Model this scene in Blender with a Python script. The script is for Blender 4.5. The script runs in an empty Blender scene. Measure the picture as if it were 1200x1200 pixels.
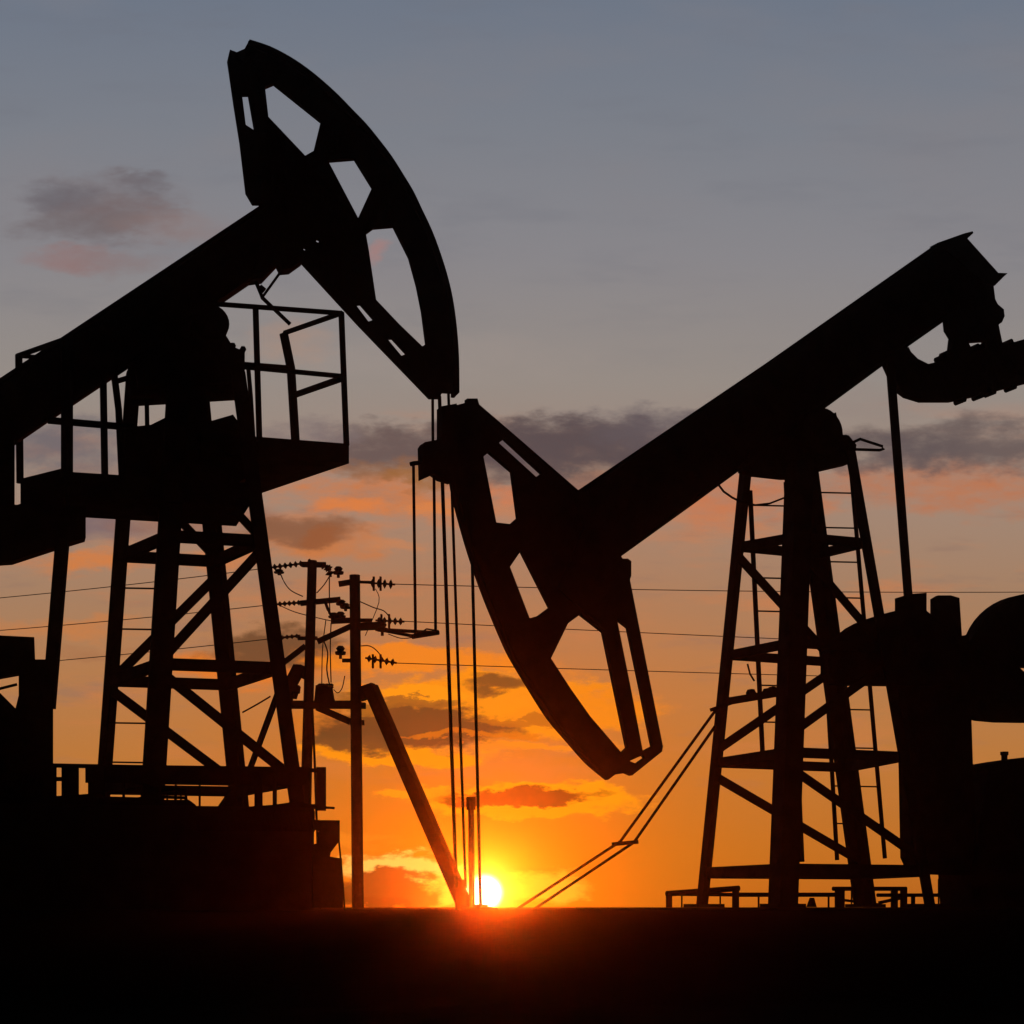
import bpy, math, random
from mathutils import Vector, Matrix
from mathutils.geometry import tessellate_polygon
random.seed(4)
sc = bpy.context.scene
COL = sc.collection
R = math.radians

# ------------------------------------------------------------------ survey of the site
# the camera stands 1 m above the ground looking level along +Y; F is its focal length in 1/1200 of the frame
F, CX, HY, ZC = 2133.0, 600.0, 1062.0, 1.0
def P(px, py, d):
    return Vector(((px - CX) / F * d, d, ZC + (HY - py) / F * d))

class Plane:
    """vertical plane through a machine's axis: seen bearings become points on it"""
    def __init__(s, px, d, yaw):
        s.o = Vector(((px - CX) / F * d, d, 0)); a = R(yaw)
        s.e = Vector((math.cos(a), math.sin(a), 0)); s.n = Vector((math.sin(a), -math.cos(a), 0))
    def pt(s, px, py, off=0.0):
        o = s.o + s.n * off; t = (px - CX) / F
        # (t*d, d) = o + k e
        k = (t * o.y - o.x) / (s.e.x - t * s.e.y)
        d = o.y + k * s.e.y
        return P(px, py, d)

# ------------------------------------------------------------------ mesh helpers
class MB:
    def __init__(s): s.v = []; s.f = []
    def add(s, vs, fs):
        b = len(s.v); s.v += [Vector(v) for v in vs]; s.f += [[b + i for i in f] for f in fs]; return s
    def hexa(s, c):   # 8 corners: bottom 4 ccw, top 4 ccw
        return s.add(c, [(3, 2, 1, 0), (4, 5, 6, 7), (0, 1, 5, 4), (1, 2, 6, 5), (2, 3, 7, 6), (3, 0, 4, 7)])
    def bar(s, p, q, w, h=None, ref=None, q_scale=1.0):
        h = h or w; p = Vector(p); q = Vector(q); d = (q - p).normalized()
        r = ref or Vector((0, 0, 1))
        if abs(d.dot(r)) > .95: r = Vector((0, 1, 0))
        a = d.cross(r).normalized(); b = a.cross(d).normalized()
        c = []
        for o, k in ((p, 1.0), (q, q_scale)):
            for i, j in ((-1, -1), (1, -1), (1, 1), (-1, 1)):
                c.append(o + a * (i * w / 2 * k) + b * (j * h / 2 * k))
        return s.hexa(c)
    def angle(s, p, q, w, t, ea, eb):
        """an L section from p to q with legs along ea and eb"""
        p = Vector(p); q = Vector(q)
        prof = [(0, 0), (w, 0), (w, t), (t, t), (t, w), (0, w)]
        vs = [o + ea * (i - w / 2) + eb * (j - w / 2) for o in (p, q) for i, j in prof]
        fs = [(i, (i + 1) % 6, 6 + (i + 1) % 6, 6 + i) for i in range(6)] + [(5, 4, 3, 2, 1, 0), (6, 7, 8, 9, 10, 11)]
        return s.add(vs, fs)
    def tube(s, pts, r, n=8):
        pts = [Vector(p) for p in pts]; rings = []; m = len(pts)
        rr = r if isinstance(r, (list, tuple)) else [r] * m
        for i, p in enumerate(pts):
            d = (pts[min(i + 1, m - 1)] - pts[max(i - 1, 0)]).normalized()
            u = Vector((0, 0, 1)) if abs(d.z) < .9 else Vector((0, 1, 0))
            a = d.cross(u).normalized(); b = a.cross(d)
            rings.append([p + (a * math.cos(2 * math.pi * k / n) + b * math.sin(2 * math.pi * k / n)) * rr[i] for k in range(n)])
        vs = [v for g in rings for v in g]
        fs = [(i * n + k, i * n + (k + 1) % n, (i + 1) * n + (k + 1) % n, (i + 1) * n + k) for i in range(m - 1) for k in range(n)]
        fs += [tuple(range(n - 1, -1, -1)), tuple((m - 1) * n + k for k in range(n))]
        return s.add(vs, fs)
    def plate(s, outer, holes, nrm, t, shift=0.0):
        """flat plate with openings, thickness t along nrm"""
        loops = [[Vector(p) for p in outer]] + [[Vector(p) for p in h] for h in holes]
        tris = tessellate_polygon(loops); flat = [p for l in loops for p in l]; N = len(flat)
        vs = [p + nrm * (shift + t / 2) for p in flat] + [p + nrm * (shift - t / 2) for p in flat]
        fs = []
        for tr in tris:
            a, b, c = tr
            if (flat[b] - flat[a]).cross(flat[c] - flat[a]).dot(nrm) < 0: b, c = c, b
            fs += [(a, b, c), (N + c, N + b, N + a)]
        k = 0
        for l in loops:
            m = len(l)
            for i in range(m):
                j = (i + 1) % m; fs.append((k + i, k + j, N + k + j, N + k + i))
            k += m
        return s.add(vs, fs)
    def disc(s, c, nrm, r, t, n=24, prof=None):
        nrm = nrm.normalized(); a = nrm.cross(Vector((0, 0, 1))).normalized(); b = a.cross(nrm)
        return s.plate([c + (a * math.cos(2 * math.pi * k / n) + b * math.sin(2 * math.pi * k / n)) * r for k in range(n)], [], nrm, t)
    def box(s, c, e, n, lx, ly, lz):
        """box centred on c in plan, bottom at c.z"""
        c = Vector(c); Z = Vector((0, 0, 1)); q = []
        for z in (0, lz):
            for i, j in ((-1, 1), (1, 1), (1, -1), (-1, -1)):
                q.append(c + e * (i * lx / 2) - n * (-j * ly / 2) * 1 + Z * z)
        return s.hexa(q)
    def build(s, name, mat, parent=None, smooth=False):
        org = Vector(parent['_o']) if parent is not None else Vector((0, 0, 0))
        me = bpy.data.meshes.new(name)
        me.from_pydata([v - org for v in s.v], [], s.f); me.update()
        import bmesh
        bm = bmesh.new(); bm.from_mesh(me); bmesh.ops.recalc_face_normals(bm, faces=bm.faces); bm.to_mesh(me); bm.free()
        if smooth:
            for p in me.polygons: p.use_smooth = True
        me.materials.append(mat)
        o = bpy.data.objects.new(name, me); COL.objects.link(o)
        o['_o'] = tuple(org)
        if parent is not None: o.parent = parent
        return o

def thing(name, label, cat, loc, group=None):
    o = bpy.data.objects.new(name, None); COL.objects.link(o)
    o.empty_display_size = .3; o.location = loc; o['_o'] = tuple(loc)
    o['label'] = label; o['category'] = cat
    if group: o['group'] = group
    return o
def tag(o, label, cat, group=None):
    o['label'] = label; o['category'] = cat
    if group: o['group'] = group
    return o

# ------------------------------------------------------------------ materials
def mat(name, c1, c2, rough, scale=6.0, metal=0.0, spec=.15, bump=.0):
    m = bpy.data.materials.new(name); m.use_nodes = True; nt = m.node_tree; b = nt.nodes['Principled BSDF']
    tc = nt.nodes.new('ShaderNodeTexCoord'); n = nt.nodes.new('ShaderNodeTexNoise'); r = nt.nodes.new('ShaderNodeValToRGB')
    n.inputs['Scale'].default_value = scale; n.inputs['Detail'].default_value = 6; n.inputs['Roughness'].default_value = .65
    nt.links.new(tc.outputs['Object'], n.inputs['Vector']); nt.links.new(n.outputs['Fac'], r.inputs['Fac'])
    r.color_ramp.elements[0].position = .38; r.color_ramp.elements[1].position = .68
    r.color_ramp.elements[0].color = (*c1, 1); r.color_ramp.elements[1].color = (*c2, 1)
    nt.links.new(r.outputs['Color'], b.inputs['Base Color'])
    b.inputs['Roughness'].default_value = rough; b.inputs['Metallic'].default_value = metal
    b.inputs['Specular IOR Level'].default_value = spec
    if bump:
        bp = nt.nodes.new('ShaderNodeBump'); bp.inputs['Strength'].default_value = bump; bp.inputs['Distance'].default_value = .02
        n2 = nt.nodes.new('ShaderNodeTexNoise'); n2.inputs['Scale'].default_value = scale * 7; n2.inputs['Detail'].default_value = 4
        nt.links.new(tc.outputs['Object'], n2.inputs['Vector'])
        nt.links.new(n2.outputs['Fac'], bp.inputs['Height']); nt.links.new(bp.outputs['Normal'], b.inputs['Normal'])
    return m
STEEL = mat('weathered_steel_paint', (.022, .022, .025), (.05, .045, .042), .85, 3, 0, .0, .15)
RUST = mat('rusty_steel', (.03, .02, .016), (.06, .035, .024), .9, 5, 0, .0, .2)
CABLE = mat('wire_rope', (.02, .02, .02), (.035, .033, .03), .9, 30, 0, .0)
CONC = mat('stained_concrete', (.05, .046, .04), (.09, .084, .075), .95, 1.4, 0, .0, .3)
WOOD = mat('creosoted_wood', (.03, .022, .016), (.06, .045, .03), .95, 4, 0, .0, .3)
CERAM = mat('brown_porcelain', (.04, .022, .015), (.06, .03, .02), .7, 9, 0, .0)
SOIL = mat('dark_oilfield_soil', (.010, .008, .006), (.022, .018, .014), .9, .35, 0, .0, .0)

# ------------------------------------------------------------------ ground and foundations
GZ = .955     # level of the well pad; the camera stands below it, looking over the edge of its bank
def ground():
    mb = MB(); xs = [-195, -140, -100, -75] + [-60 + 1.0 * i for i in range(121)] + [75, 100, 140, 195]
    ys = [-45, -20, -5] + [1.0 * i for i in range(17)] + [16.5 + .25 * i for i in range(26)] + [24 + 2.0 * i for i in range(24)] + [80, 92]
    vs = []
    for y in ys:
        for x in xs:
            yb = y + .35 * math.sin(x * .35) + .2 * math.sin(x * .9 + 2)
            t = min(1, max(0, (yb - 18.2) / 2.6)); st = t * t * (3 - 2 * t)
            rough = .05 * (math.sin(x * .7 + y * .31) + math.sin(x * 1.3 - y * .57 + 1)) * .4 + random.uniform(-.035, .035)
            k = (1 - st) + (.3 if y < 30 and st == 1 else 0) + 1.2 * st * (1 - st)
            vs.append((x, y, GZ * st + rough * k - .01 * st))
    n = len(xs)
    mb.add(vs, [(j * n + i, j * n + i + 1, (j + 1) * n + i + 1, (j + 1) * n + i) for j in range(len(ys) - 1) for i in range(n - 1)])
    g = mb.build('ground', SOIL, smooth=True); g['kind'] = 'structure'
ground()

# ------------------------------------------------------------------ shared pieces of a lattice tower
def leg_at_z(leg, z):
    a, b = leg; t = (z - b.z) / (a.z - b.z); return b + (a - b) * t

def ladder(root, pl, rails, ys, off, w=.045):
    la = MB().tube([pl.pt(*rails[0][0], off), pl.pt(*rails[0][1], off)], w / 2, 8).build('ladder', STEEL, root, True)
    MB().tube([pl.pt(*rails[1][0], off), pl.pt(*rails[1][1], off)], w / 2, 8).build('side_rail', STEEL, la, True)
    def on(rail, y):
        (x0, y0), (x1, y1) = rail; return x0 + (x1 - x0) * (y - y0) / (y1 - y0)
    for y in ys:
        MB().tube([pl.pt(on(rails[0], y), y, off), pl.pt(on(rails[1], y), y + 1, off)], .013, 6).build('rung', STEEL, la)
    return la

def px(pl, pts, off=0.0): return [pl.pt(x, y, off) for x, y in pts]

def bolts(mb, pts, nrm, r, t):
    for p in pts: mb.disc(p, nrm, r, t, 6)
    return mb

# ================================================================== LEFT PUMPJACK (horsehead up)
LP = Plane(225, 24.5, 16)
lbase = Vector((LP.o.x, LP.o.y, 0))
LJ = thing('pumpjack', 'dark pumpjack with raised horsehead and a railed service platform around its tower', 'pumpjack', lbase, 'pumpjacks')
BL, TL = 1.2, .5      # half spacing of the near and far leg pairs, base and top
L_legs = {
    'FL': (LP.pt(157, 437, -TL), LP.pt(120.5, 938, -BL)),
    'NL': (LP.pt(210, 437, TL), LP.pt(178, 945, BL)),
    'FR': (LP.pt(231, 437, -TL), LP.pt(280, 938, -BL)),
    'NR': (LP.pt(278, 437, TL), LP.pt(347.5, 945, BL)),
}
PAD_L = min(v[1].z for v in L_legs.values())     # top of the left foundation
L_legs = {k: (a, leg_at_z((a, b), PAD_L)) for k, (a, b) in L_legs.items()}
for k, (a, b) in L_legs.items():
    w = .20 if k[0] == 'F' and k == 'FL' else .28 if k == 'NL' else .24 if k == 'FR' else .19
    o = MB().angle(b, a, w, w * .3, LP.e * (1 if k[1] == 'L' else -1), LP.n * (1 if k[0] == 'F' else -1)).build('leg', STEEL, LJ)
    fp = MB().box(b + Vector((0, 0, -.003)), LP.e, LP.n, .5, .5, .05); fp.build('foot_plate', STEEL, o)
def ring(root, pl, legs, z, h, t=.09):
    c = {k: leg_at_z(v, z) for k, v in legs.items()}
    for a, b in (('FL', 'NL'), ('NL', 'NR'), ('FL', 'FR'), ('FR', 'NR')):
        MB().bar(c[a], c[b], t, h).build('girt', STEEL, root)
def zpx(leg, y):    # height at which this leg is seen at picture line y
    a, b = leg; lo, hi = 0., 1.
    f = lambda q: HY - (q.z - ZC) / q.y * F
    for _ in range(40):
        m = (lo + hi) / 2
        if f(b + (a - b) * m) > y: lo = m
        else: hi = m
    return (b + (a - b) * lo).z
zA, zB, zC_ = zpx(L_legs['FL'], 652), zpx(L_legs['FL'], 798), zpx(L_legs['FL'], 925)
for z in (zA, zB): ring(LJ, LP, L_legs, z, .15)
ring(LJ, LP, L_legs, zC_, .14)
def diag(root, legs, a, za, b, zb, w=.12, d=.0):
    MB().bar(leg_at_z(legs[a], za - d), leg_at_z(legs[b], zb + d), .05, w).build('brace', STEEL, root)
zT = zpx(L_legs['FL'], 545)
diag(LJ, L_legs, 'FL', zB - .0, 'FR', zA - .2, .13); diag(LJ, L_legs, 'NL', zB + .05, 'NR', zA - .12, .13)
diag(LJ, L_legs, 'FL', zB - .12, 'FR', zC_ + .1, .13); diag(LJ, L_legs, 'NL', zB - .1, 'NR', zC_ + .05, .13)
diag(LJ, L_legs, 'FL', zT, 'FR', zA + .05, .11); diag(LJ, L_legs, 'NL', zT, 'NR', zA + .05, .11)
diag(LJ, L_legs, 'NR', zB - .25, 'FR', PAD_L + .25, .1)
# ladder on the far left face
ladder(LJ, LP, (((150, 560), (118, 930)), ((201, 548), (188, 918))), [605 - 12, 640, 689, 737, 790, 847, 893], -1.0, .05)

# top of the tower: cap, saddle bearing
cap = MB().plate(px(LP, [(150, 428), (240, 366), (256, 366), (264, 395), (272, 408), (286, 414), (286, 460), (152, 466)]), [], LP.n, .16, -.0)
cap = cap.build('tower_cap', STEEL, LJ)
for s in (1, -1):
    MB().bar(LP.pt(157, 452) + LP.n * s * .42, LP.pt(281, 445) + LP.n * s * .42, .12, .3).build('cap_beam', STEEL, cap)
sb = MB().disc(LP.pt(243, 390), LP.n, .24, .9, 28).build('saddle_bearing', STEEL, LJ)
bolts(MB(), [LP.pt(272, 407), LP.pt(284, 411)], LP.n, .045, .16).build('bearing_bolt', STEEL, sb)
MB().plate(px(LP, [(196, 455), (241, 455), (245, 600), (190, 600)]), [], LP.n, .12).build('centre_post', STEEL, LJ)
fr = MB().plate(px(LP, [(147, 503), (176, 500), (196, 490), (241, 497), (272, 488), (292, 516), (291, 560), (270, 572), (176, 575), (144, 564)]), [], LP.n, .2)
fr.build('platform_frame', STEEL, LJ)

# walking beam: web with wide flanges, running past the left edge
tb = [(322, 233), (0, 447), (-170, 560)]; bb = [(-170, 648), (26, 514), (150, 431), (260, 353), (345, 296)]
wb = MB().plate(px(LP, tb + bb), [], LP.n, .14)
walk = wb.build('walking_beam', STEEL, LJ)
fl = MB()
def flange(mb, pl, a, b, w, t, dy):
    p, q = pl.pt(*a), pl.pt(*b); d = (q - p).normalized(); up = pl.n.cross(d).normalized()
    if up.z < 0: up = -up
    p += up * dy; q += up * dy
    c = []
    for o in (p, q):
        for i, j in ((-1, -1), (1, -1), (1, 1), (-1, 1)): c.append(o + pl.n * (i * w / 2) + up * (j * t / 2))
    mb.hexa(c)
flange(fl, LP, (310, 241), (-170, 560), .34, .05, -.026); flange(fl, LP, (335, 302), (-170, 647), .34, .05, .03)
fl.build('flange', STEEL, walk)
lp = MB().tube(px(LP, [(300, 330), (307.5, 349), (340, 380)], .1), .028, 8).tube(px(LP, [(330, 317), (307, 349)], .1), .018, 8)
lp.tube(px(LP, [(304, 336), (310, 341)], .1), .04, 6); lp.build('head_latch', RUST, walk)
MB().plate(px(LP, [(293, 331), (308, 329), (325, 311), (329, 319), (340, 318), (354, 308), (350, 280), (300, 300)]), [], LP.n, .26).build('hinge_plate', STEEL, walk)

# horsehead
outer = [(292, 48), (316, 56), (340, 68.5), (360, 82), (378.5, 97), (396, 113), (411.5, 129), (428, 146), (442, 163), (458, 184), (472, 206), (484, 226), (494, 247), (504, 268),
         (513, 291), (523, 322), (530, 352), (534.5, 385), (537, 420), (537.5, 461), (518, 460), (514, 467), (503, 467), (477, 440), (420, 381), (354, 309), (340, 318),
         (330, 300), (312, 240), (296, 239.5), (288, 226), (281, 167), (274, 123), (266.5, 71), (269, 60), (277, 63), (286, 59)]
def smooth(pts, k=4):
    q = []; n = len(pts)
    for i in range(n - 1):
        p0, p1, p2, p3 = [Vector(pts[max(0, min(n - 1, j))]) for j in (i - 1, i, i + 1, i + 2)]
        for j in range(k):
            t = j / k; q.append(tuple(.5 * (2 * p1 + (p2 - p0) * t + (2 * p0 - 5 * p1 + 4 * p2 - p3) * t * t + (3 * p1 - p0 - 3 * p2 + p3) * t ** 3)))
    return q + [pts[-1]]
def hole(x, y, r=2.8): return [(x + r * math.cos(k * math.pi / 4), y + r * math.sin(k * math.pi / 4)) for k in range(8)]
win = [[(310, 103.7), (321, 99), (376, 143), (367.5, 178), (357, 184), (314, 138.6)],
       [(383.5, 189.5), (415.6, 187), (436, 220), (419, 257)],
       [(428, 275), (437.6, 268), (461, 266), (479, 302), (488, 335), (494, 365), (499, 404), (494, 407), (467, 381), (440, 352.5), (431.5, 295)],
       [(283, 112), (291, 112), (298.5, 155), (287.5, 148)],
       [(415.5, 357.5), (422.5, 357), (438.5, 375.5), (431, 378)], [(452.5, 397.5), (459.5, 397), (476.5, 415.5), (469.5, 418)],
       hole(372, 283, 2.6), hole(356.5, 292.6, 2.2)]
arcL = smooth(outer[0:20], 3); hh = MB().plate(px(LP, arcL + outer[20:]), [px(LP, w) for w in win], LP.n, .10).build('horse_head', STEEL, LJ)
# curved face the bridle lies on
def arc_face(pl, arc, w, t, parent):
    mb = MB(); ps = [pl.pt(*a) for a in arc]; ins = []
    for i, p in enumerate(ps):
        d = (ps[min(i + 1, len(ps) - 1)] - ps[max(i - 1, 0)]).normalized(); ins.append(pl.n.cross(d).normalized())
    c = sum(ps, Vector()) / len(ps) ; mid = len(ps) // 2
    chord = (ps[0] + ps[-1]) / 2
    sg = 1 if (chord - ps[mid]).dot(ins[mid]) > 0 else -1
    vs = []
    for p, u in zip(ps, ins):
        u = u * sg
        for a, b in ((-1, .012), (1, .012), (1, .012 + t), (-1, .012 + t)): vs.append(p + pl.n * (a * w / 2) + u * b)
    m = len(ps); fs = [(i * 4 + k, i * 4 + (k + 1) % 4, (i + 1) * 4 + (k + 1) % 4, (i + 1) * 4 + k) for i in range(m - 1) for k in range(4)]
    fs += [(3, 2, 1, 0), (m * 4 - 4, m * 4 - 3, m * 4 - 2, m * 4 - 1)]
    mb.add(vs, fs); return mb.build('face_plate', STEEL, parent)
arc_face(LP, [(x - 2, y + 3) for x, y in arcL], .22, .05, hh)

# bridle of the left machine, down to its wellhead
for (a, b) in (((515, 464), (534.5, 1033)), ((525.5, 460), (545.5, 1033))):
    p = LP.pt(*a); q = LP.pt(*b); g = p + (q - p) * ((p.z - GZ - .3) / (p.z - q.z))
    MB().tube([p, g], .026 if a[0] < 520 else .02, 8).build('bridle_cable', CABLE, LJ, True)

# service platform on the tower: decks and rails
def deck(pl, a, b, off, depth, t, name='deck'):
    """a, b: near edge ends in the picture (top line) ; runs depth metres away from the viewer"""
    p, q = pl.pt(*a, off), pl.pt(*b, off); z = (p.z + q.z) / 2; p.z = q.z = z
    back = -pl.n * depth; Z = Vector((0, 0, t))
    return MB().hexa([p - Z, q - Z, q + back - Z, p + back - Z, p, q, q + back, p + back]), (p, q, p + back, q + back)
DK = thing('service_platform', 'railed steel platform fixed high on the tower under the left beam', 'platform', LP.pt(225, 560))
p0 = P(409, 520, 24.9); zz = p0.z
def lev(x, d): return Vector(((x - CX) / F * d, d, zz))
tp = [lev(236, 24.3), p0, lev(306, 26.7), lev(150, 26.3)]
mb = MB().hexa([v - Vector((0, 0, .27)) for v in tp] + tp)
dk = mb.build('deck', STEEL, DK)
mb, (a2, b2, c2, d2) = deck(LP, (78, 553), (292, 566), .95, 1.3, .3)
MB().add(mb.v, mb.f).build('lower_deck', STEEL, DK)
T = lambda pts, r=.032: MB().tube(pts, r, 8)
H = Vector((0, 0, 1))
rl = MB()
# right enclosure
for a, b in (((304, 517), (299.5, 360)), ((406, 522), (400, 366))):
    T([LP.pt(*a, 1.0), LP.pt(*b, 1.0)], .04).build('rail_post', STEEL, DK)
T([LP.pt(250, 356, 1.0), LP.pt(400, 367, 1.0)], .034).build('top_rail', STEEL, DK)
T([LP.pt(286, 430, 1.0), LP.pt(402, 441, 1.0)], .034).build('middle_rail', STEEL, DK)
T([LP.pt(286, 426, .3), LP.pt(338, 430, .3)], .024).build('middle_rail', STEEL, DK)
T([LP.pt(400, 367, 1.0), LP.pt(334, 390, -.7)], .036).build('top_rail', STEEL, DK)
T([LP.pt(402, 443, 1.0), LP.pt(345, 463, -.7)], .046).build('middle_rail', STEEL, DK)
T([LP.pt(332.5, 391, -.7), LP.pt(341, 432, -.7), LP.pt(346.5, 522, -.7)], .062).build('rail_post', STEEL, DK)
T([LP.pt(291, 432, .1), LP.pt(294, 466, .1), LP.pt(297, 515, .1)], .03).build('rail_post', STEEL, DK)
# left enclosure
T([LP.pt(78.5, 397, .9), LP.pt(78.5, 560, .9)], .078).build('rail_post', STEEL, DK)
T([LP.pt(22, 416, -.3), LP.pt(23.5, 566, -.3)], .05).build('rail_post', STEEL, DK)
T([LP.pt(121, 445, .9), LP.pt(123, 572, .9)], .046).build('rail_post', STEEL, DK)
T([LP.pt(134, 440, .2), LP.pt(139, 480, .2), LP.pt(143, 560, .2)], .046).build('rail_post', STEEL, DK)
T([LP.pt(21, 417, -.3), LP.pt(78, 397, .9)], .036).build('top_rail', STEEL, DK)
T([LP.pt(21, 417, -.3), LP.pt(140, 425, -.3)], .03).build('top_rail', STEEL, DK)
T([LP.pt(56, 492.5, .9), LP.pt(156, 501, .9)], .046).build('middle_rail', STEEL, DK)
T([LP.pt(136, 447, .2), LP.pt(153, 442, .2)], .036).build('middle_rail', STEEL, DK)
T([LP.pt(172, 470, .6), LP.pt(172.5, 500, .6)], .03).build('rail_post', STEEL, DK)
# toe board to the far left corner
k = MB().plate(px(LP, [(24, 562), (76, 549), (82, 566), (82, 592), (30, 590), (24, 590)], .3), [], LP.n, .1)
k.build('toe_board', STEEL, DK)

# tail: equaliser, tail weight, pitman, crank and gearbox
MB().plate(px(LP, [(17, 520), (17, 602), (-60, 640), (-140, 640), (-140, 600), (-70, 560)]), [], LP.n, .4).build('equalizer', STEEL, LJ)
MB().plate(px(LP, [(99, 588), (99, 636), (66, 646), (14, 663), (-70, 668), (-70, 600), (20, 598), (52, 588)]), [], LP.n, .3, .2).build('tail_weight', STEEL, LJ)
MB().bar(LP.pt(73.5, 630, .3), LP.pt(57, 830, .3), .16, .12).build('pitman_arm', STEEL, LJ)
cr = [(62, 815), (62, 960), (-90, 960), (-90, 815), (0, 813), (18, 831), (22, 815), (22, 791), (0, 795), (-90, 795), (-90, 745), (0, 746), (40, 748), (41, 774), (56, 774)]
MB().plate(px(LP, cr, .3), [], LP.n, .22).build('crank', STEEL, LJ)
MB().tube(px(LP, [(-20, 812), (20, 802)], .3), .02, 6).build('brake_lever', STEEL, LJ)
gb = MB().box(LP.pt(-20, 935, 0) * 1, LP.e, LP.n, 1.5, 1.2, 1.15); gb.v = [v + Vector((0, 0, -.15)) for v in gb.v]
gb.build('gearbox', STEEL, LJ)

# foundation block under the left machine
fz = PAD_L - .004
pA, pB = LP.pt(-120, 1000, 1.7), LP.pt(396, 1000, 1.7)
def block(mb, pl, x0, x1, offn, offf, z0, z1):
    a, b = pl.pt(x0, 1000, offn), pl.pt(x1, 1000, offn); d = -pl.n * (offn - offf)
    q = []
    for z in (z0, z1):
        for p in (a, b, b + d, a + d): q.append(Vector((p.x, p.y, z)))
    return mb.hexa(q)
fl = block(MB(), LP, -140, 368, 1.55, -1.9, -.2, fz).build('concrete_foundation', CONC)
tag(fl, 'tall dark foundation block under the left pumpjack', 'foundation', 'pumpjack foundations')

# guard rail and small plant on that foundation
GL = thing('guard_rail', 'low guard rail with a deep top beam on the left foundation', 'railing', LP.pt(220, 945, 1.45))
GL['_o'] = tuple(GL.location)
def q(x, y, o=1.45): return LP.pt(x, y, o)
MB().bar(q(60, 897), q(381, 903), .05, .05).build('top_rail', STEEL, GL)
MB().bar(q(100, 906.5), q(362, 909.5), .04, .23).build('kick_board', STEEL, GL)
MB().bar(q(60, 913), q(86, 913), .05, .05).build('middle_rail', STEEL, GL)
for x, w in ((63.5, .05), (74, .03), (84, .17), (113, .2), (303, .1), (376.5, .12), (322, .05), (145, .025), (234, .02), (206, .02), (360, .06)):
    y1 = 938 if x < 370 else 962
    MB().bar(q(x, 899), q(x, 950), w, .05, Vector((0, 1, 0))).build('post', STEEL, GL)
MB().bar(q(360, 945), q(392, 947), .03, .03).build('lower_rail', STEEL, GL)
pm = thing('pump_unit', 'small low pump unit with pipes on the left foundation behind the tower legs', 'pump', LP.pt(200, 945, 1.3))
MB().plate(px(LP, [(60, 934), (104, 931), (112, 927), (120, 934), (160, 935), (188, 931), (188, 938), (220, 938), (228, 944), (230, 957), (60, 957)], 1.35), [], LP.n, .3).build('casing', STEEL, pm)
MB().tube(px(LP, [(188, 927), (218, 926), (218, 940)], 1.35), .028, 8).build('pipe', STEEL, pm, True)
MB().tube(px(LP, [(188, 934), (219, 935)], 1.35), .02, 8).build('pipe', STEEL, pm, True)
for x in (196, 205, 212): MB().tube(px(LP, [(x, 926), (x, 940)], 1.35), .012, 6).build('bolt', STEEL, pm)
pm2 = thing('electric_motor', 'dark rounded motor beside the right tower legs on the left foundation', 'motor', LP.pt(300, 950, 1.3))
MB().plate(px(LP, [(228, 958), (246, 956), (253, 950), (263, 936), (270, 925), (276, 925), (274, 940), (268, 948), (272, 952), (290, 946), (318, 944), (345, 940), (362, 944), (366, 952), (366, 975), (228, 975)], 1.35), [], LP.n, .4).build('housing', STEEL, pm2)
cb = thing('junction_box', 'dark box bracketed to the right end of the left foundation', 'box', LP.pt(384, 985, 1.3))
MB().plate(px(LP, [(366, 961), (397.5, 961.5), (397.5, 985), (387, 999), (386, 1004), (400, 1006), (401.5, 1064), (366, 1064), (366, 990), (372, 988), (374, 974), (366, 971)], 1.6), [], LP.n, .08).build('cabinet', STEEL, cb)
MB().tube(px(LP, [(397, 984), (400, 1015), (403.5, 1058), (405, 1150)], 1.6), .012, 6).build('conduit', CABLE, cb)

# ================================================================== RIGHT PUMPJACK (horsehead down)
RP = Plane(950, 27.0, 24)
RJ = thing('pumpjack', 'dark pumpjack with lowered horsehead and its tail raised at the right edge', 'pumpjack', Vector((RP.o.x, RP.o.y, 0)), 'pumpjacks')
BR, TR = 1.4, .28
R_legs = {
    'FL': (RP.pt(877, 545, -TR), RP.pt(825, 1062, -BR)),
    'NL': (RP.pt(937, 540, TR), RP.pt(917.5, 1062, BR)),
    'FR': (RP.pt(944, 545, -TR), RP.pt(1014, 1062, -BR)),
    'NR': (RP.pt(994, 530, TR), RP.pt(1087, 1062, BR)),
}
PAD_R = ZC - .012
R_legs = {k: (a, leg_at_z((a, b), PAD_R)) for k, (a, b) in R_legs.items()}
for k, (a, b) in R_legs.items():
    w = {'FL': .18, 'NL': .30, 'FR': .26, 'NR': .16}[k]
    o = MB().angle(b, a, w, w * .3, RP.e * (1 if k[1] == 'L' else -1), RP.n * (1 if k[0] == 'F' else -1)).build('leg', STEEL, RJ)
    MB().box(b + Vector((0, 0, -.003)), RP.e, RP.n, .46, .46, .05).build('foot_plate', STEEL, o)
z1, z2, z3, z4 = [zpx(R_legs['FL'], y) for y in (641, 768, 894, 1023)]
for z, h in ((z1, .13), (z2, .13), (z3, .14), (z4, .17)): ring(RJ, RP, R_legs, z, h)
diag(RJ, R_legs, 'FL', z1 - .15, 'FR', z2 + .05, .13); diag(RJ, R_legs, 'NL', z1 - .12, 'NR', z2 + .05, .11)
diag(RJ, R_legs, 'FL', z3 + .22, 'FR', z2 - .12, .13); diag(RJ, R_legs, 'NL', z3 + .25, 'NR', z2 - .25, .12)
diag(RJ, R_legs, 'FL', z3 - .22, 'FR', z4 + .22, .13); diag(RJ, R_legs, 'NL', z3 - .2, 'NR', z4 + .2, .12)
ladder(RJ, RP, (((879, 575), (894, 890)), ((921, 565), (940, 1010))), [592, 635, 677, 716, 760, 803, 846], -1.0, .075)
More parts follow.
